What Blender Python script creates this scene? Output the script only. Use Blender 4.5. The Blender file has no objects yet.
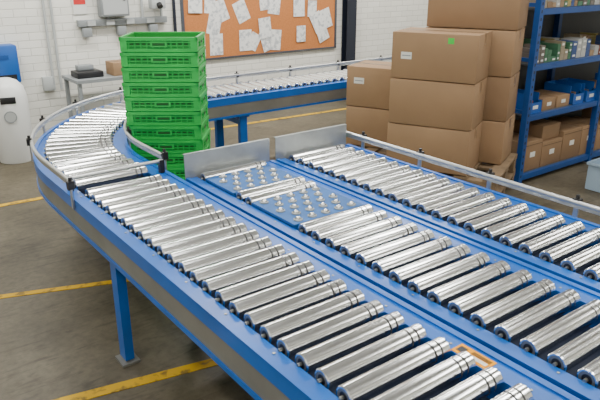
import bpy, bmesh, math, random
from mathutils import Vector, Matrix
random.seed(7)
scene = bpy.context.scene

# ---------------------------------------------------------------- materials
def mat(name, col, rough=0.5, metal=0.0, noise=0.0, nscale=8.0, bump=0.0, spec=0.5, emit=None, estr=0):
    m = bpy.data.materials.new(name); m.use_nodes = True
    nt = m.node_tree; b = nt.nodes['Principled BSDF']
    b.inputs['Base Color'].default_value = (*col, 1)
    b.inputs['Roughness'].default_value = rough
    b.inputs['Metallic'].default_value = metal
    b.inputs['Specular IOR Level'].default_value = spec
    if emit:
        b.inputs['Emission Color'].default_value = (*emit, 1)
        b.inputs['Emission Strength'].default_value = estr
    if noise > 0 or bump > 0:
        tc = nt.nodes.new('ShaderNodeTexCoord')
        n = nt.nodes.new('ShaderNodeTexNoise'); n.inputs['Scale'].default_value = nscale
        n.inputs['Detail'].default_value = 6
        nt.links.new(tc.outputs['Object'], n.inputs['Vector'])
        if noise > 0:
            r = nt.nodes.new('ShaderNodeValToRGB')
            r.color_ramp.elements[0].position = 0.3; r.color_ramp.elements[1].position = 0.7
            r.color_ramp.elements[0].color = (*[c*(1-noise) for c in col], 1)
            r.color_ramp.elements[1].color = (*[min(1, c*(1+noise)) for c in col], 1)
            nt.links.new(n.outputs['Fac'], r.inputs['Fac'])
            nt.links.new(r.outputs['Color'], b.inputs['Base Color'])
        if bump > 0:
            bp = nt.nodes.new('ShaderNodeBump'); bp.inputs['Strength'].default_value = bump
            bp.inputs['Distance'].default_value = 0.01
            nt.links.new(n.outputs['Fac'], bp.inputs['Height'])
            nt.links.new(bp.outputs['Normal'], b.inputs['Normal'])
    return m

M_BLUE = mat('conveyor_blue_paint', (0.006, 0.115, 0.47), 0.30, 0, 0.12, 5, 0, 0.35)
M_BPLATE = mat('ball_table_paint', (0.022, 0.12, 0.36), 0.55, 0, 0.15, 9, 0, 0.25)
M_DBLUE = mat('roller_gap_shade', (0.004, 0.015, 0.05), 0.6)  # shade between the rollers, painted as dark blue
M_GALV = mat('galvanised_panel', (0.22, 0.22, 0.205), 0.45, 0.3, 0.12, 6)
M_STEEL = mat('roller_steel', (0.86, 0.87, 0.87), 0.17, 1.0)
M_CAP = mat('roller_end_cap', (0.20, 0.21, 0.22), 0.45, 0.6)
M_GROOVE = mat('roller_groove', (0.10, 0.10, 0.10), 0.5, 0.7)
M_BLACK = mat('black_plastic', (0.010, 0.010, 0.012), 0.45)
M_TUBE = mat('brushed_steel', (0.50, 0.51, 0.51), 0.35, 0.9)
M_PLATE = mat('zinc_plate', (0.34, 0.36, 0.36), 0.42, 0.5, 0.15, 9)
M_CUP = mat('ball_cup', (0.30, 0.32, 0.32), 0.45, 0.6)
M_BALL = mat('ball_chrome', (0.85, 0.85, 0.83), 0.15, 1.0)
M_BOLT = mat('bolt_zinc', (0.35, 0.35, 0.32), 0.35, 0.8)
M_ORANGE = mat('sticker_yellow', (0.90, 0.36, 0.004), 0.7, spec=0.1)
M_WHITE = mat('sticker_white', (0.72, 0.72, 0.68), 0.7, spec=0.1)
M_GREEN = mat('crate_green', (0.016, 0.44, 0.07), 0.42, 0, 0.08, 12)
M_GREEN2 = mat('crate_green_shaded', (0.008, 0.25, 0.03), 0.5)  # same green darkened, recess shade put into the colour
M_DGREEN = mat('crate_slot_shade', (0.004, 0.09, 0.012), 0.6)  # shade of the slots and handle holes, painted dark green
M_CARD = mat('cardboard', (0.30, 0.185, 0.098), 0.8, 0, 0.08, 3, 0.05)
M_CARD2 = mat('cardboard_darker', (0.25, 0.152, 0.08), 0.8, 0, 0.08, 3, 0.05)
M_TAPE = mat('packing_tape', (0.21, 0.125, 0.06), 0.35)
M_SEAM = mat('cardboard_seam', (0.05, 0.03, 0.015), 0.9)
M_GTAG = mat('green_tag', (0.04, 0.60, 0.06), 0.5)
M_WOOD = mat('pallet_wood', (0.20, 0.135, 0.075), 0.8, 0, 0.25, 12, 0.2)
M_CORK = mat('board_cork', (0.50, 0.18, 0.05), 0.85, 0, 0.10, 60, 0.1)
M_FRAME = mat('board_frame', (0.10, 0.11, 0.13), 0.4, 0.4)
M_COL = mat('column_paint', (0.012, 0.016, 0.03), 0.45)
M_GREYP = mat('grey_enamel', (0.25, 0.27, 0.28), 0.45)
M_LGREY = mat('light_grey_enamel', (0.42, 0.44, 0.44), 0.45)
M_WPLAS = mat('white_plastic', (0.72, 0.73, 0.72), 0.35)
M_BPLAS = mat('blue_plastic', (0.01, 0.09, 0.36), 0.4)
M_RACK = mat('rack_blue', (0.008, 0.06, 0.24), 0.4, 0, 0.1, 6)
M_SHELF = mat('shelf_board', (0.14, 0.16, 0.18), 0.5, 0.3)
M_RED = mat('red_sign', (0.6, 0.03, 0.03), 0.5)

def paper_mat():
    m = bpy.data.materials.new('printed_paper'); m.use_nodes = True
    nt = m.node_tree; b = nt.nodes['Principled BSDF']; b.inputs['Roughness'].default_value = 0.8
    tc = nt.nodes.new('ShaderNodeTexCoord'); w = nt.nodes.new('ShaderNodeTexNoise')
    w.inputs['Scale'].default_value = 26; w.inputs['Detail'].default_value = 4
    nt.links.new(tc.outputs['Object'], w.inputs['Vector'])
    r = nt.nodes.new('ShaderNodeValToRGB')
    r.color_ramp.elements[0].position = 0.36; r.color_ramp.elements[0].color = (0.46, 0.48, 0.50, 1)
    r.color_ramp.elements[1].position = 0.52; r.color_ramp.elements[1].color = (0.80, 0.80, 0.78, 1)
    nt.links.new(w.outputs['Fac'], r.inputs['Fac']); nt.links.new(r.outputs['Color'], b.inputs['Base Color'])
    return m
M_PAPER = paper_mat()

def brick_mat(name, swap):
    m = bpy.data.materials.new(name); m.use_nodes = True
    nt = m.node_tree; b = nt.nodes['Principled BSDF']; b.inputs['Roughness'].default_value = 0.55
    tc = nt.nodes.new('ShaderNodeTexCoord'); sp = nt.nodes.new('ShaderNodeSeparateXYZ'); cb = nt.nodes.new('ShaderNodeCombineXYZ')
    nt.links.new(tc.outputs['Object'], sp.inputs[0])
    nt.links.new(sp.outputs['Y' if swap else 'X'], cb.inputs['X']); nt.links.new(sp.outputs['Z'], cb.inputs['Y'])
    br = nt.nodes.new('ShaderNodeTexBrick')
    br.inputs['Color1'].default_value = (0.82, 0.81, 0.75, 1); br.inputs['Color2'].default_value = (0.76, 0.75, 0.69, 1)
    br.inputs['Mortar'].default_value = (0.60, 0.59, 0.54, 1)
    br.inputs['Scale'].default_value = 1.0; br.inputs['Brick Width'].default_value = 0.225
    br.inputs['Row Height'].default_value = 0.075; br.inputs['Mortar Size'].default_value = 0.005
    br.inputs['Mortar Smooth'].default_value = 0.6
    nt.links.new(cb.outputs[0], br.inputs['Vector']); nt.links.new(br.outputs['Color'], b.inputs['Base Color'])
    bp = nt.nodes.new('ShaderNodeBump'); bp.inputs['Strength'].default_value = 0.5; bp.inputs['Distance'].default_value = 0.006
    bp.invert = True
    nt.links.new(br.outputs['Fac'], bp.inputs['Height']); nt.links.new(bp.outputs['Normal'], b.inputs['Normal'])
    return m
M_BRICKX = brick_mat('painted_brick_x', False); M_BRICKY = brick_mat('painted_brick_y', True)

def floor_mat():
    m = bpy.data.materials.new('worn_concrete'); m.use_nodes = True
    nt = m.node_tree; b = nt.nodes['Principled BSDF']; b.inputs['Roughness'].default_value = 0.55
    tc = nt.nodes.new('ShaderNodeTexCoord')
    def nz(s, d, vec=None, dist=0):
        n = nt.nodes.new('ShaderNodeTexNoise'); n.inputs['Scale'].default_value = s; n.inputs['Detail'].default_value = d
        n.inputs['Roughness'].default_value = 0.68; n.inputs['Distortion'].default_value = dist
        nt.links.new(vec or tc.outputs['Object'], n.inputs['Vector']); return n
    def ramp(n, p0, c0, p1, c1):
        r = nt.nodes.new('ShaderNodeValToRGB'); r.color_ramp.elements[0].position = p0; r.color_ramp.elements[1].position = p1
        r.color_ramp.elements[0].color = (*c0, 1); r.color_ramp.elements[1].color = (*c1, 1)
        nt.links.new(n.outputs['Fac'], r.inputs['Fac']); return r
    def mul(a, b_, f):
        mx = nt.nodes.new('ShaderNodeMix'); mx.data_type = 'RGBA'; mx.blend_type = 'MULTIPLY'; mx.inputs[0].default_value = f
        nt.links.new(a, mx.inputs[6]); nt.links.new(b_, mx.inputs[7]); return mx.outputs[2]
    r = ramp(nz(1.6, 8), .3, (0.062, 0.051, 0.030), .72, (0.165, 0.140, 0.092))
    r2 = ramp(nz(24, 6), .3, (.5, .48, .45), .6, (1, 1, 1))
    mp = nt.nodes.new('ShaderNodeMapping'); mp.inputs['Scale'].default_value = (1.0, 6.0, 1.0); mp.inputs['Rotation'].default_value = (0, 0, .7)
    nt.links.new(tc.outputs['Object'], mp.inputs['Vector'])
    r3 = ramp(nz(3.5, 8, mp.outputs[0], 1.2), .34, (.42, .40, .37), .48, (1, 1, 1))
    nt.links.new(mul(mul(r.outputs['Color'], r2.outputs['Color'], .7), r3.outputs['Color'], .7), b.inputs['Base Color'])
    return m
M_FLOOR = floor_mat()

def yellow_mat():
    m = bpy.data.materials.new('worn_yellow_paint'); m.use_nodes = True
    nt = m.node_tree; b = nt.nodes['Principled BSDF']; b.inputs['Roughness'].default_value = 0.65; b.inputs['Specular IOR Level'].default_value = .25
    tc = nt.nodes.new('ShaderNodeTexCoord'); n = nt.nodes.new('ShaderNodeTexNoise')
    n.inputs['Scale'].default_value = 18; n.inputs['Detail'].default_value = 8
    nt.links.new(tc.outputs['Object'], n.inputs['Vector'])
    r = nt.nodes.new('ShaderNodeValToRGB'); r.color_ramp.elements[0].position = 0.36; r.color_ramp.elements[1].position = 0.46
    r.color_ramp.elements[0].color = (0.25, 0.16, 0.03, 1); r.color_ramp.elements[1].color = (0.62, 0.37, 0.010, 1)
    nt.links.new(n.outputs['Fac'], r.inputs['Fac']); nt.links.new(r.outputs['Color'], b.inputs['Base Color'])
    return m
M_YEL = yellow_mat()

# ---------------------------------------------------------------- mesh builder
class MB:
    def __init__(s): s.bm = bmesh.new(); s.mats = []
    def mi(s, m):
        if m not in s.mats: s.mats.append(m)
        return s.mats.index(m)
    def box(s, c, size, m, rz=0.0, rot=None, bev=0.0):
        R = rot if rot is not None else Matrix.Rotation(rz, 3, 'Z')
        i = s.mi(m); vs = []
        for x in (-.5, .5):
            for y in (-.5, .5):
                for z in (-.5, .5):
                    vs.append(s.bm.verts.new(Vector(c) + R @ Vector((x*size[0], y*size[1], z*size[2]))))
        fs = []
        for q in ((0,1,3,2),(4,6,7,5),(0,4,5,1),(2,3,7,6),(0,2,6,4),(1,5,7,3)):
            f = s.bm.faces.new([vs[k] for k in q]); f.material_index = i; fs.append(f)
        if bev > 0:
            es = list({e for f in fs for e in f.edges})
            r = bmesh.ops.bevel(s.bm, geom=es, offset=bev, segments=2, affect='EDGES', profile=0.5)
            for f in r['faces']: f.material_index = i
    def lathe(s, p0, axis, prof, seg=20, smooth=True):
        axis = Vector(axis).normalized(); p0 = Vector(p0)
        up = Vector((0,0,1)) if abs(axis.z) < 0.9 else Vector((1,0,0))
        a = axis.cross(up).normalized(); b = axis.cross(a).normalized()
        rings = []
        for t, r, _ in prof:
            c = p0 + axis*t
            if r <= 1e-6: rings.append([s.bm.verts.new(c)])
            else: rings.append([s.bm.verts.new(c + a*math.cos(2*math.pi*k/seg)*r + b*math.sin(2*math.pi*k/seg)*r) for k in range(seg)])
        for j in range(len(prof)-1):
            i = s.mi(prof[j][2]); A, B = rings[j], rings[j+1]
            for k in range(seg):
                k2 = (k+1) % seg
                if len(A) == 1 and len(B) == 1: continue
                if len(A) == 1: f = s.bm.faces.new((A[0], B[k2], B[k]))
                elif len(B) == 1: f = s.bm.faces.new((A[k], A[k2], B[0]))
                else: f = s.bm.faces.new((A[k], A[k2], B[k2], B[k]))
                f.material_index = i; f.smooth = smooth and abs(prof[j][0]-prof[j+1][0]) > 1e-5
    def cyl(s, p0, p1, r, m, seg=14):
        d = Vector(p1)-Vector(p0); L = d.length
        s.lathe(p0, d, [(0,0,m),(0,r,m),(L,r,m),(L,0,m)], seg)
    def sweep(s, st, poly, m, smooth=False):
        i = s.mi(m); rings = []
        for P, N in st:
            rings.append([s.bm.verts.new(Vector((P[0]+N[0]*l, P[1]+N[1]*l, z))) for l, z in poly])
        n = len(poly)
        for A, B in zip(rings, rings[1:]):
            for k in range(n):
                f = s.bm.faces.new((A[k], A[(k+1) % n], B[(k+1) % n], B[k])); f.material_index = i; f.smooth = smooth
        for R in (rings[0], rings[-1]):
            f = s.bm.faces.new(R); f.material_index = i
    def rect(s, st, l0, l1, z0, z1, m): s.sweep(st, [(l0,z0),(l1,z0),(l1,z1),(l0,z1)], m)
    def tube(s, st, l, z, r, m, seg=12):
        s.sweep(st, [(l+r*math.cos(2*math.pi*k/seg), z+r*math.sin(2*math.pi*k/seg)) for k in range(seg)], m, True)
    def done(s, name, parent=None):
        bmesh.ops.recalc_face_normals(s.bm, faces=s.bm.faces)
        me = bpy.data.meshes.new(name); s.bm.to_mesh(me); s.bm.free()
        for m in s.mats: me.materials.append(m)
        me.set_sharp_from_angle(angle=math.radians(32))
        o = bpy.data.objects.new(name, me); scene.collection.objects.link(o)
        if parent: o.parent = parent
        return o
def empty(name):
    o = bpy.data.objects.new(name, None); scene.collection.objects.link(o); o.empty_display_size = 0.1; return o

# ---------------------------------------------------------------- room
XL, XR, YF, YB, ZC = -2.2, 8.0, -2.5, 6.7, 3.3
mb = MB(); mb.box(((XL+XR)/2, (YF+YB)/2, -0.05), (XR-XL+.4, YB-YF+.4, .1), M_FLOOR); mb.done('floor')
mb = MB(); mb.box(((XL+XR)/2, YB+.1, ZC/2), (XR-XL+.4, .2, ZC), M_BRICKX); mb.done('wall_back')
mb = MB(); mb.box(((XL+XR)/2, YF-.1, ZC/2), (XR-XL+.4, .2, ZC), M_BRICKX); mb.done('wall_front')
mb = MB(); mb.box((XL-.1, (YF+YB)/2, ZC/2), (.2, YB-YF, ZC), M_BRICKY); mb.done('wall_left')
mb = MB(); mb.box((XR+.1, (YF+YB)/2, ZC/2), (.2, YB-YF, ZC), M_BRICKY); mb.done('wall_right')
M_CEIL = mat('ceiling_paint', (0.58, 0.58, 0.56), 0.8)
mb = MB(); mb.box(((XL+XR)/2, (YF+YB)/2, ZC+.05), (XR-XL+.4, YB-YF+.4, .1), M_CEIL); mb.done('ceiling')

def strip(name, a, b, w=0.075):
    a = Vector((*a, 0)); b = Vector((*b, 0)); d = b-a
    mb = MB(); mb.box(((a+b)/2 + Vector((0,0,.0015))), (d.length, w, .003), M_YEL, rz=math.atan2(d.y, d.x)); return mb.done(name)
strip('floor_line', (-1.5, 2.80), (2.6, 1.96), 0.06)
strip('floor_line', (-1.5, 4.25), (1.9, 3.02), 0.045)
strip('floor_line', (-1.5, 5.2), (1.9, 4.98), 0.055)
strip('floor_line', (2.6, 6.25), (6.4, 6.05), 0.06)

# ---------------------------------------------------------------- conveyors
W = 0.535; RR = 0.0305; ZR = 0.735; PITCH = 0.088; RL0 = 0.070; RLEN = 0.372
def roller(mb, p, d, L=RLEN, rs=1.0):
    d = Vector(d).normalized(); p = Vector(p); S, C, G = M_STEEL, M_CAP, M_GROOVE
    R = RR*rs
    prof = [(0, 0, M_BLACK), (0, .009, M_BLACK), (0.001, .015, C), (0, R-.007, S), (0, R-.003, S), (.003, R, S),
            (L-.064, R, S), (L-.0635, R-.004, G), (L-.0575, R-.004, S), (L-.057, R, S),
            (L-.038, R, S), (L-.0375, R-.004, G), (L-.0315, R-.004, S), (L-.031, R, S),
            (L-.004, R, S), (L, R-.003, S), (L, R-.007, C), (L-.001, .015, M_BLACK), (L, .009, M_BLACK), (L, 0, M_BLACK)]
    mb.lathe(p, d, prof, 28)
    mb.cyl(p-d*.012, p, .006, M_BOLT, 6); mb.cyl(p+d*L, p+d*(L+.012), .006, M_BOLT, 6)

def rails(mb, st):
    for side in (0, 1):
        wd = .062 if side == 0 else .086
        def q(a, b, z0, z1, m):
            if side == 0: mb.rect(st, a, b, z0, z1, m)
            else: mb.rect(st, W-b, W-a, z0, z1, m)
        q(0, .022, .730, .738, M_BLUE)
        q(.020, wd, .724, .732, M_BLUE)
        q(0, .006, .680, .731, M_BLUE)
        q(wd-.006, wd, .655, .725, M_BLUE)
        q(.006, .010, .588, .682, M_GALV)
        q(0, .034, .570, .588, M_BLUE)
    mb.rect(st, .062, W-.086, .650, .656, M_DBLUE)  # added dark sheet that stands in for the shade below the rollers

def leg(mb, P, N, D):
    P = Vector((P[0], P[1], 0)); N = Vector((N[0], N[1], 0)).normalized()
    rz = math.atan2(N.y, N.x)
    for l in (.065, W-.065):
        c = P + N*l
        mb.box((c.x, c.y, .30), (.042, .068, .56), M_BLUE, rz=rz)
        mb.box((c.x, c.y, .006), (.085, .10, .012), M_GALV, rz=rz)
        mb.cyl((c.x, c.y, .012), (c.x, c.y, .03), .012, M_BOLT, 8)
        mb.box((c.x, c.y, .565), (.07, .10, .03), M_BLUE, rz=rz)
    c = P + N*(W/2)
    mb.box((c.x, c.y, .60), (W-.08, .04, .04), M_BLUE, rz=rz)
    mb.box((c.x, c.y, .50), (W-.13, .03, .045), M_BLUE, rz=rz)

def bolts(mb, fn, s0, s1, step=0.264):
    s = s0
    while s < s1:
        for l in (.042, W-.060):
            p = fn(s, l); mb.lathe((p[0], p[1], .731), (0,0,1), [(0,.005,M_BOLT),(.003,.005,M_BOLT),(.003,0,M_BOLT)], 6)
        s += step

def bracket(mb, P, N, l, z, outward):
    P = Vector((P[0], P[1], 0)); N = Vector((N[0], N[1], 0)).normalized(); rz = math.atan2(N.y, N.x)
    c = P + N*l
    o = c + N*(outward*.012)
    mb.box((o.x, o.y, (z+.70)/2), (.008, .022, z-.70+.01), M_TUBE, rz=rz)
    mb.box((o.x, o.y, z), (.030, .030, .038), M_BLACK, rz=rz)
    mb.cyl((o.x, o.y, z+.018), (o.x, o.y, z+.036), .008, M_BLACK, 8)

X0 = 0.80; Y0 = -0.4; CX, CY, RO = 2.5, 3.25, 1.70; XE = 5.5
st = [((X0, Y0), (1, 0)), ((X0, CY), (1, 0))]
arc = []
for k in range(0, 37):
    t = math.radians(90*k/36); n = (math.cos(t), -math.sin(t))
    arc.append(((CX - RO*math.cos(t), CY + RO*math.sin(t)), n))
st = [st[0]] + arc + [((XE, CY+RO), (0, -1))]
loop = empty('roller_conveyor')
mb = MB(); rails(mb, st)
bolts(mb, lambda s, l: (X0+l, Y0+s), .06, CY-Y0)
sx = X0+W-.058
mb.box((sx, .90, .7325), (.050, .120, .0016), M_ORANGE)
mb.box((sx-.008, .880, .7337), (.014, .060, .0008), M_WHITE)
for i in range(3): mb.box((sx+.004+i*.005, .880, .7343), (.0020, .062, .0006), M_BLACK)
mb.box((sx, .940, .7337), (.026, .024, .0008), M_BLACK)
mb.done('side_rails', loop)
mb = MB()
y = Y0+.06
while y < CY-.02:
    if not (2.90 < y < 2.99): roller(mb, (X0+RL0, y, ZR), (1,0,0))
    y += PITCH
nA = 27
for k in range(nA):
    t = math.radians(90*(k+.5)/nA); n = Vector((math.cos(t), -math.sin(t), 0))
    p = Vector((CX-(RO-RL0)*math.cos(t), CY+(RO-RL0)*math.sin(t), ZR)); roller(mb, p, n, rs=.9)
x = CX+.05
while x < XE-.03: roller(mb, (x, CY+RO-RL0, ZR), (0,-1,0)); x += PITCH
mb.done('rollers', loop)
mb = MB()
leg(mb, (X0, 2.51), (1,0), 0); leg(mb, (X0, .15), (1,0), 0)
leg(mb, arc[16][0], arc[16][1], 0)
leg(mb, (2.75, CY+RO), (0,-1), 0); leg(mb, (4.9, CY+RO), (0,-1), 0)
mb.done('legs', loop)
mb = MB()
gst = [((X0, 2.80), (1,0))] + arc + [((XE, CY+RO), (0,-1))]
for l, o in ((.004, -1), (W-.004, 1)):
    if o == 1: g2 = [((X0, 2.98), (1,0))] + arc[:33]
    else: g2 = gst
    mb.tube(g2, l, .815, .010, M_TUBE)
    mb.rect(g2, l-.003, l+.003, .788, .806, M_TUBE)
    bracket(mb, g2[0][0], g2[0][1], l, .81, o)
    for k in (6, 13, 20, 27, 33):
        if o == 1 and k > 32: continue
        bracket(mb, arc[k][0], arc[k][1], l, .81, o)
    if o == -1:
        for xx in (3.0, 3.6, 4.2, 4.8, 5.3): bracket(mb, (xx, CY+RO), (0,-1), l, .81, o)
mb.cyl((X0+.02, 2.945, .795), (X0+W-.02, 2.945, .795), .010, M_TUBE)
mb.box((X0+.03, 2.945, .765), (.024, .03, .075), M_BLACK); mb.box((X0+W-.03, 2.945, .765), (.024, .03, .075), M_BLACK)
mb.done('guide_rails', loop)

def spur(x0, balls, guide):
    e = empty('roller_conveyor'); ye = 2.77
    st = [((x0, Y0), (1,0)), ((x0, ye), (1,0))]
    mb = MB(); rails(mb, st); bolts(mb, lambda s, l: (x0+l, Y0+s), .06, ye-Y0)
    mb.done('side_rails', e)
    mb = MB()
    ys = []
    if balls:
        y = 1.885
        while y > Y0+.04: ys.append(y); y -= PITCH
        ys += [2.290, 2.372, 2.72]
    else:
        y = 2.72
        while y > Y0+.04: ys.append(y); y -= PITCH
    for y in ys: roller(mb, (x0+RL0, y, ZR), (1,0,0))
    mb.done('rollers', e)
    if balls:
        mb = MB()
        for (a, b) in ((1.930, 2.250), (2.412, 2.680)):
            mb.box((x0+.062+(W-.148)/2, (a+b)/2, .742), (W-.150, b-a, .012), M_BPLATE)
            for yy in (a+.003, b-.003): mb.box((x0+.062+(W-.148)/2, yy, .715), (W-.150, .006, .05), M_BLUE)
            n = int(round((b-a)/.070))
            for j in range(n):
                yy = a + (b-a)*(j+.5)/n
                for i in range(4 if j % 2 else 5):
                    xx = x0 + .107 + (.074*i) + (.037 if j % 2 else 0)
                    mb.lathe((xx, yy, .748), (0,0,1), [(0,.021,M_CUP),(.005,.020,M_CUP),(.008,.0145,M_BLACK),(.005,.012,M_BALL),(.011,.0105,M_BALL),(.015,.007,M_BALL),(.0175,0,M_BALL)], 16)
        mb.done('ball_transfer_plates', e)
    mb = MB()
    mb.box((x0+W/2-.01, ye+.006, .765), (W-.02, .005, .19), M_PLATE)
    mb.box((x0+W/2-.01, ye+.012, .858), (W-.02, .016, .005), M_PLATE)
    mb.done('end_stop_plate', e)
    mb = MB(); leg(mb, (x0, .15), (1,0), 0); leg(mb, (x0, 2.45), (1,0), 0); mb.done('legs', e)
    if guide:
        mb = MB(); g = [((x0, Y0+.05), (1,0)), ((x0, ye+.05), (1,0))]
        mb.tube(g, W-.010, .806, .0105, M_TUBE); mb.rect(g, W-.014, W-.006, .782, .798, M_TUBE)
        for yy in (.2, .75, 1.3, 1.75, 2.2, 2.65): bracket(mb, (x0, yy), (1,0), W-.008, .801, 1)
        mb.done('guide_rail', e)
    return e
spur(1.355, True, False)
spur(1.912, False, True)

# ---------------------------------------------------------------- green crates
def crate_stack():
    e = empty('stacked_crates')
    c0 = Vector((1.728, 3.713, 0)); rz = -math.radians(36.9)
    Wc, Dc = .468, .34
    P = .090; n = 15
    for k in range(n):
        mb = MB(); z0 = k*P + .001; h = P-.003
        rk_ = rz + random.uniform(-.012, .012)
        R = Matrix.Rotation(rk_, 3, 'Z')
        jx, jy = random.uniform(-.004, .004), random.uniform(-.003, .003)
        def b(x, y, z, sx, sy, sz, m, bev=0): mb.box(c0 + R @ Vector((x+jx, y+jy, z)), (sx, sy, sz), m, rz=rk_, bev=bev)
        for ax in (0, 1):
            A, B = (Wc, Dc) if ax == 0 else (Dc, Wc)
            for s in (-1, 1):
                def q(t, d, z, st_, sd, sz, m):
                    o = s*(B/2-d-sd/2)
                    if ax == 0: b(t, o, z, st_, sd, sz, m)
                    else: b(o, t, z, sd, st_, sz, m)
                q(0, 0, z0+h-.010, A, .016, .020, M_GREEN)
                q(0, .005, z0+h-.030, A-.01, .009, .007, M_GREEN)
                q(0, .008, z0+.010, A-.02, .012, .020, M_GREEN)
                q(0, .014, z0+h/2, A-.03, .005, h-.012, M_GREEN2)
                q(0, .007, z0+.036, A-.02, .008, .005, M_GREEN)
                m_ = 12 if ax == 0 else 8
                for i in range(m_+1):
                    q(-A/2+.018+i*(A-.036)/m_, .009, z0+h/2, .005, .007, h-.014, M_GREEN)
                for i in (-.5, .5): q(i*(A-.05), .003, z0+h/2, .040, .012, h-.006, M_GREEN)
                for i in range(m_):
                    if i in (0, m_-1): continue
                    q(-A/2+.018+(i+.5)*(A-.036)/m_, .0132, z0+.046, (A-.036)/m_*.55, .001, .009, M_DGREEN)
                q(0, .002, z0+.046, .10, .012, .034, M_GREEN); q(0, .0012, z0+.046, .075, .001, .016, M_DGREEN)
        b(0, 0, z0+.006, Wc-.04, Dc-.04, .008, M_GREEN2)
        for i in range(9): b(-Wc/2+.05+i*(Wc-.1)/8, 0, z0+.011, .01, Dc-.05, .006, M_GREEN)
        mb.done('crate_%d' % (k+1), e)
crate_stack()

# ---------------------------------------------------------------- cardboard cartons on pallets
E1 = Vector((.423, -.906, 0)); E2 = Vector((.906, .423, 0)); P0 = Vector((3.66, 2.675, 0)); RZ = math.atan2(E1.y, E1.x)
BD, BH = .40, .338
def carton(a, d, z, w, dep=BD, h=BH, label=None, m=M_CARD, tag=False):
    mb = MB(); rr = RZ + random.uniform(-.018, .018)
    F1 = Vector((math.cos(rr), math.sin(rr), 0)); F2 = Vector((-math.sin(rr), math.cos(rr), 0))
    c = P0 + E1*(a-w/2+random.uniform(-.005, .005)) + E2*(d+dep/2)
    mb.box((c.x, c.y, z+h/2), (w-.014, dep-.014, h-.006), m, rz=rr, bev=.006)
    f = c - F2*((dep-.014)/2)
    mb.box((c.x, c.y, z+h-.003), (w-.03, .055, .0016), M_TAPE, rz=rr)
    mb.box((c.x, c.y, z+h-.0022), (w-.03, .003, .0016), M_SEAM, rz=rr)
    for s in (-1, 1):
        q = c + F1*s*((w-.014)/2)
        mb.box((q.x, q.y, z+h-.045), (.0016, .055, .08), M_TAPE, rz=rr)
    if label:
        q = f + F1*label[0]; mb.box((q.x, q.y, z+label[1]), (label[2], .0018, label[3]), M_WHITE, rz=rr)
        mb.box((q.x, q.y, z+label[1]), (label[2]*.8, .0026, label[3]*.15), M_GREYP, rz=rr)
    if tag:
        q = f + F1*.12; mb.box((q.x, q.y, z+h-.05), (.042, .0018, .04), M_GTAG, rz=rr)
    return mb.done('cardboard_box')
ZB = .290
def pallet(a0, d0, z, w=1.2, dep=.80):
    mb = MB()
    def b(a, d, zz, sa, sd, sz):
        c = P0 + E1*(a0-w/2+a) + E2*(d0+dep/2+d); mb.box((c.x, c.y, z+zz), (sa, sd, sz), M_WOOD, rz=RZ)
    for i in range(7): b(-w/2+.05+i*(w-.1)/6, 0, .132, .10, dep, .02)
    for d in (-dep/2+.05, 0, dep/2-.05):
        b(0, d, .112, w, .09, .02); b(0, d, .009, w, .09, .018)
        for a in (-w/2+.07, 0, w/2-.07): b(a, d, .060, .13, .09, .084)
    return mb.done('wooden_pallet')
for z in (.0, .1445): pallet(.10, .01, z, 1.38, .82)
for k in range(3):
    carton(-.115, 0, ZB+k*BH, .64, label=((-.20, .17, .08, .05) if k == 2 else None), tag=(k == 2), m=M_CARD)
for k in range(4):
    carton(.055, .415, ZB+k*BH, .69, m=M_CARD2 if k % 2 else M_CARD, tag=(k == 1))
for k in range(2):
    carton(-.650, .415, ZB+k*BH, .64, m=M_CARD, label=(-.2, .22, .09, .05) if k == 1 else None)

# ---------------------------------------------------------------- rack with stock
rk = empty('shelving_rack')
RX0, RX1, RY0, RY1 = 4.51, 6.7, 2.94, 3.44
SH = (.08, .59, 1.0, 1.43, 1.86)
mb = MB()
for x in (RX0, (RX0+RX1)/2+.0, RX1):
    for y in (RY0, RY1):
        mb.box((x, y, 1.1), (.05, .05, 2.2), M_RACK)
        mb.box((x, y, .004), (.09, .09, .008), M_GALV)
        if y == RY0:
            for i in range(36): mb.box((x, y-.0255, .08+i*.058), (.012, .0015, .022), M_BLACK)
    for i in range(5):
        mb.box((x, (RY0+RY1)/2, .2+i*.42), (.02, RY1-RY0, .03), M_RACK)
mb.done('uprights', rk)
mb = MB()
for z in SH:
    mb.box(((RX0+RX1)/2, RY0, z-.02), (RX1-RX0, .035, .045), M_RACK)
    mb.box(((RX0+RX1)/2, RY1, z-.02), (RX1-RX0, .035, .045), M_RACK)
    mb.box(((RX0+RX1)/2, (RY0+RY1)/2, z-.004), (RX1-RX0-.05, RY1-RY0-.03, .014), M_SHELF)
mb.done('shelves', rk)
mb = MB(); mb.box(((RX0+RX1)/2, RY1+.03, 1.1), (RX1-RX0, .006, 2.1), mat('rack_inner_shade', (.06,.065,.07), .6)); mb.done('shade_sheet', rk)  # dark sheet added to deepen the shadow inside the rack
cols = [(.30,.25,.17),(.25,.07,.04),(.05,.15,.08),(.33,.27,.09),(.42,.42,.40),(.04,.08,.22),(.24,.15,.08),(.15,.13,.11),(.30,.20,.11)]
PM = [mat('product_box_%d' % i, c, .5) for i, c in enumerate(cols)]
mb = MB()
for (z, hmin, hmax) in ((1.005, .05, .12), (1.435, .06, .2)):
    for row in range(2):
        x = RX0+.06
        while x < RX1-.1:
            w = random.uniform(.04, .075)
            lv = random.randint(1, 3); zz = z
            m = random.choice(PM)
            for _ in range(lv):
                h = random.uniform(.035, .06)
                if zz+h > z+.30: break
                mb.box((x+w/2, RY0+.10+row*.2, zz+h/2), (w-.004, .16, h-.002), m)
                if random.random() < .4: mb.box((x+w/2, RY0+.019+row*.2, zz+h/2), (w*.5, .002, h*.35), M_WHITE)
                zz += h
            x += w+random.uniform(.0, .008)
mb.done('small_stock_boxes', rk)
mb = MB()
x = RX0+.06; z = .595
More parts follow.
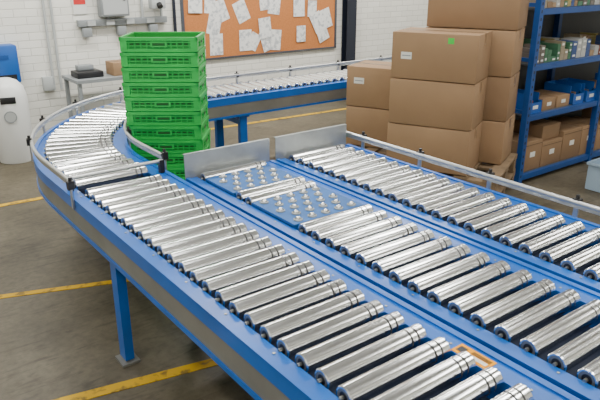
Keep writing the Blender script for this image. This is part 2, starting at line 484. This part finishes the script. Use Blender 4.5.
for i in range(9):
    w = .17
    cx = x+w/2
    if i in (0, 3, 4, 7):
        mb.box((cx, RY0+.16, z+.004), (w, .30, .006), M_BPLAS); mb.box((cx, RY0+.31, z+.08), (w, .006, .16), M_BPLAS)
        for s in (-1, 1):
            mb.box((cx+s*(w/2-.003), RY0+.18, z+.08), (.006, .26, .16), M_BPLAS)
            mb.box((cx+s*(w/2-.003), RY0+.04, z+.05), (.006, .05, .10), M_BPLAS)
        mb.box((cx, RY0+.02, z+.045), (w, .006, .085), M_BPLAS)
        mb.box((cx, RY0+.016, z+.05), (.07, .002, .03), M_WHITE)
        for k in range(4): mb.box((cx-.05+k*.03, RY0+.12+.03*(k % 3), z+.05), (.02, .09, .08), random.choice(PM))
    else:
        mb.box((cx, RY0+.17, z+.05), (w+.02, .28, .10), random.choice([M_CARD, M_CARD2]), bev=.003)
        mb.box((cx, RY0+.028, z+.05), (.06, .003, .03), M_WHITE)
    x += w+.045
mb.done('picking_bins', rk)
mb = MB(); x = RX0+.06
while x < RX1-.35:
    w = random.uniform(.24, .34); h = random.uniform(.20, .28)
    mb.box((x+w/2, RY0+.20, .087+h/2), (w-.01, .36, h), random.choice([M_CARD, M_CARD2]), bev=.004)
    mb.box((x+w/2, RY0+.018, .087+h*.55), (.07, .002, .045), M_WHITE)
    mb.box((x+w/2, RY0+.018, .087+h-.03), (w-.02, .002, .003), M_SEAM)
    if h < .24: mb.box((x+w/2, RY0+.20, .087+h+.07), (w-.05, .30, .13), M_CARD2, bev=.004)
    x += w
mb.done('shelf_cartons', rk)

mb = MB(); tx, ty = 5.06, 2.40
M_TOTE = mat('pale_blue_tote', (0.36, 0.48, 0.60), .35)
mb.box((tx, ty, .008), (.36, .26, .012), M_TOTE)
for s in (-1, 1):
    mb.box((tx+s*.185, ty, .12), (.008, .28, .23), M_TOTE); mb.box((tx, ty+s*.135, .12), (.37, .008, .23), M_TOTE)
    mb.box((tx+s*.192, ty, .225), (.02, .30, .02), M_TOTE); mb.box((tx, ty+s*.142, .225), (.40, .02, .02), M_TOTE)
mb.done('plastic_tote')

# ---------------------------------------------------------------- notice board
nb = empty('notice_board'); YW = YB
mb = MB(); bx0, bx1, bz0, bz1 = 3.36, 5.60, .71, 1.75
mb.box(((bx0+bx1)/2, YW-.011, (bz0+bz1)/2), (bx1-bx0, .018, bz1-bz0), M_CORK); mb.done('cork_panel', nb)
mb = MB()
for z in (bz0, bz1): mb.box(((bx0+bx1)/2, YW-.015, z), (bx1-bx0+.03, .027, .022), M_FRAME)
for x in (bx0, bx1): mb.box((x, YW-.015, (bz0+bz1)/2), (.03, .027, bz1-bz0), M_FRAME)
mb.done('frame', nb)
papers = [(208,6,0.1),(217,12,-.35),(211,24,.25),(236,12,-.4),(258,2,-.1),(268,4,.15),(212,46,.02),(239,40,.0),
          (247,48,.5),(260,46,-.3),(268,50,.1),(293,6,0),(307,8,.05),(313,22,-.5),(322,18,-.3),(318,32,-.4),(295,34,.0),(258,28,-.1),(196,48,0.0),(195,4,.05)]
mb = MB()
for i, (u, v, r) in enumerate(papers):
    x = 3.34+(u-183)/66.7; vb = 58-10*(u-183)/152; z = .72+(vb-v)/83
    big = .92 if i % 4 else .75
    mb.box((x, YW-.0215-.0007*i, max(z, bz0+.16)), (.19*big, .0012, .27*big), M_PAPER, rot=Matrix.Rotation(r, 3, 'Y'))
mb.done('paper_sheets', nb)

mb = MB(); mb.box((5.80, 6.58, ZC/2), (.16, .012, ZC-.002), M_COL); mb.box((5.80, 6.68, ZC/2), (.16, .012, ZC-.002), M_COL); mb.box((5.80, 6.63, ZC/2), (.012, .09, ZC-.002), M_COL)
mb.box((5.80, 6.62, .01), (.24, .15, .018), M_COL); mb.done('steel_column')
mb = MB(); mb.cyl((3.26, YW-.022, 0.002), (3.26, YW-.022, ZC-.01), .018, M_COL); mb.done('drain_pipe')

ep = empty('electrical_panel'); mb = MB()
mb.box((2.55, YW-.062, 1.43), (.30, .12, .36), M_GREYP, bev=.008); mb.box((2.55, YW-.125, 1.43), (.26, .004, .32), M_LGREY)
mb.box((2.65, YW-.130, 1.43), (.02, .008, .05), M_BLACK); mb.box((2.50, YW-.129, 1.50), (.06, .003, .05), M_WHITE)
mb.done('cabinet', ep)
mb = MB(); mb.box((2.66, YW-.032, 1.19), (.98, .06, .065), M_GREYP, bev=.004)
for x in (2.30, 2.50, 2.72, 2.95):
    mb.box((x, YW-.07, 1.19), (.085, .02, .05), M_LGREY)
for x in (2.25, 2.62, 2.98): mb.box((x, YW-.047, 1.10), (.09, .07, .09), M_GREYP, bev=.004)
mb.cyl((2.50, YW-.03, 1.22), (2.50, YW-.03, 1.30), .014, M_LGREY); mb.cyl((3.10, YW-.03, 1.22), (3.10, YW-.03, ZC-.02), .014, M_LGREY)
mb.cyl((2.88, YW-.03, 1.22), (2.88, YW-.03, ZC-.02), .014, M_LGREY)
mb.done('cable_trunking', ep)
mb = MB(); mb.box((3.02, YW-.11, 1.36), (.16, .10, .10), M_LGREY, bev=.01); mb.box((3.02, YW-.04, 1.38), (.05, .07, .05), M_GREYP); mb.cyl((3.02, YW-.16, 1.36), (3.02, YW-.19, 1.33), .03, M_BLACK); mb.done('isolator_switch', ep)
mb = MB()
for x in (1.86, 1.93): mb.cyl((x, YW-.02, .55), (x, YW-.02, ZC-.01), .013, M_LGREY)
mb.box((1.80, YW-.027, .62), (.10, .05, .14), M_LGREY, bev=.004); mb.done('electrical_conduit')
mb = MB(); mb.box((2.22, YW-.008, 1.38), (.14, .010, .20), M_WHITE); mb.box((2.22, YW-.0145, 1.42), (.12, .003, .09), M_RED); mb.done('safety_sign')

tb = empty('side_table'); mb = MB(); tx0, tx1, ty0, ty1 = 1.92, 2.62, 6.12, 6.58
mb.box(((tx0+tx1)/2, (ty0+ty1)/2, .69), (tx1-tx0, ty1-ty0, .03), M_GREYP)
for x in (tx0+.03, tx1-.03):
    for y in (ty0+.03, ty1-.03): mb.box((x, y, .338), (.035, .035, .675), M_GREYP)
mb.box(((tx0+tx1)/2, (ty0+ty1)/2, .25), (tx1-tx0-.04, ty1-ty0-.04, .02), M_GREYP); mb.done('frame', tb)
mb = MB(); mb.box((2.42, 6.30, .77), (.20, .22, .13), M_CARD, bev=.004); mb.box((2.42, 6.30, .8365), (.19, .04, .002), M_TAPE); mb.done('small_carton', tb)
mb = MB(); mb.box((2.10, 6.34, .735), (.26, .22, .06), M_BLACK, bev=.01); mb.box((2.10, 6.40, .79), (.16, .10, .05), M_GREYP, bev=.008); mb.done('label_printer', tb)

mb = MB(); W_ = M_WPLAS
mb.lathe((1.31, 6.26, .001), (0,0,1), [(0,0,W_),(0,.150,W_),(.02,.158,W_),(.50,.172,W_),(.62,.168,W_),(.70,.148,W_),(.755,.10,W_),(.78,.045,W_),(.785,0,W_)], 28)
d = Vector((-1.31, -6.26, 0)).normalized(); rzb = math.atan2(d.y, d.x)
c = Vector((1.31, 6.26, 0)) + d*.166
mb.box((c.x, c.y, .60), (.012, .13, .06), M_BLACK, rz=rzb, bev=.004)
mb.lathe((c.x-d.x*.004, c.y-d.y*.004, .45), d, [(0,.055,M_GREYP),(.012,.055,M_GREYP),(.012,.045,M_LGREY),(.012,0,M_LGREY)], 20)
mb.done('litter_bin')
mb = MB(); mb.box((1.38, YW-.095, .86), (.28, .18, .36), M_BPLAS, bev=.02); mb.box((1.38, YW-.187, .74), (.2, .004, .05), M_BLACK); mb.box((1.38, YW-.187, .93), (.10, .004, .04), M_RACK)
mb.done('paper_towel_dispenser')

# ---------------------------------------------------------------- lights
M_EM = mat('tube_glow', (1,1,1), .5, emit=(1, .98, .93), estr=10)
def fixture(x, y, L, power, along='Y'):
    e = empty('fluorescent_light'); sx, sy = (.22, L) if along == 'Y' else (L, .22)
    mb = MB(); mb.box((x, y, ZC-.03), (sx, sy, .05), M_WPLAS); mb.done('housing', e)
    mb = MB()
    for o in (-.05, .05):
        if along == 'Y': mb.cyl((x+o, y-L/2+.03, ZC-.075), (x+o, y+L/2-.03, ZC-.075), .016, M_EM, 10)
        else: mb.cyl((x-L/2+.03, y+o, ZC-.075), (x+L/2-.03, y+o, ZC-.075), .016, M_EM, 10)
    mb.done('tubes', e)
    ld = bpy.data.lights.new('lamp', 'AREA'); ld.shape = 'RECTANGLE'; ld.size = sx+.1; ld.size_y = sy; ld.energy = power; ld.color = (1, .985, .94)
    lo = bpy.data.objects.new('lamp', ld); lo.location = (x, y, ZC-.10); scene.collection.objects.link(lo); lo.parent = e
for x in (-.6, 1.6, 3.8, 6.2):
    for y in (-.6, 2.2): fixture(x, y, 1.6, 36)
for x in (0.8, 3.4, 6.0): fixture(x, 5.3, 1.8, 95, 'X')

w = bpy.data.worlds.new('world'); scene.world = w; w.use_nodes = True
w.node_tree.nodes['Background'].inputs[0].default_value = (.8, .85, .9, 1); w.node_tree.nodes['Background'].inputs[1].default_value = .4

# ---------------------------------------------------------------- camera
cd = bpy.data.cameras.new('camera'); cd.lens = 37.8; cd.sensor_width = 36; cd.clip_start = .02
co = bpy.data.objects.new('camera', cd); co.location = (0, 0, 1.75)
co.rotation_euler = (math.radians(90-20.46), 0, math.radians(-36.87)); scene.collection.objects.link(co); scene.camera = co
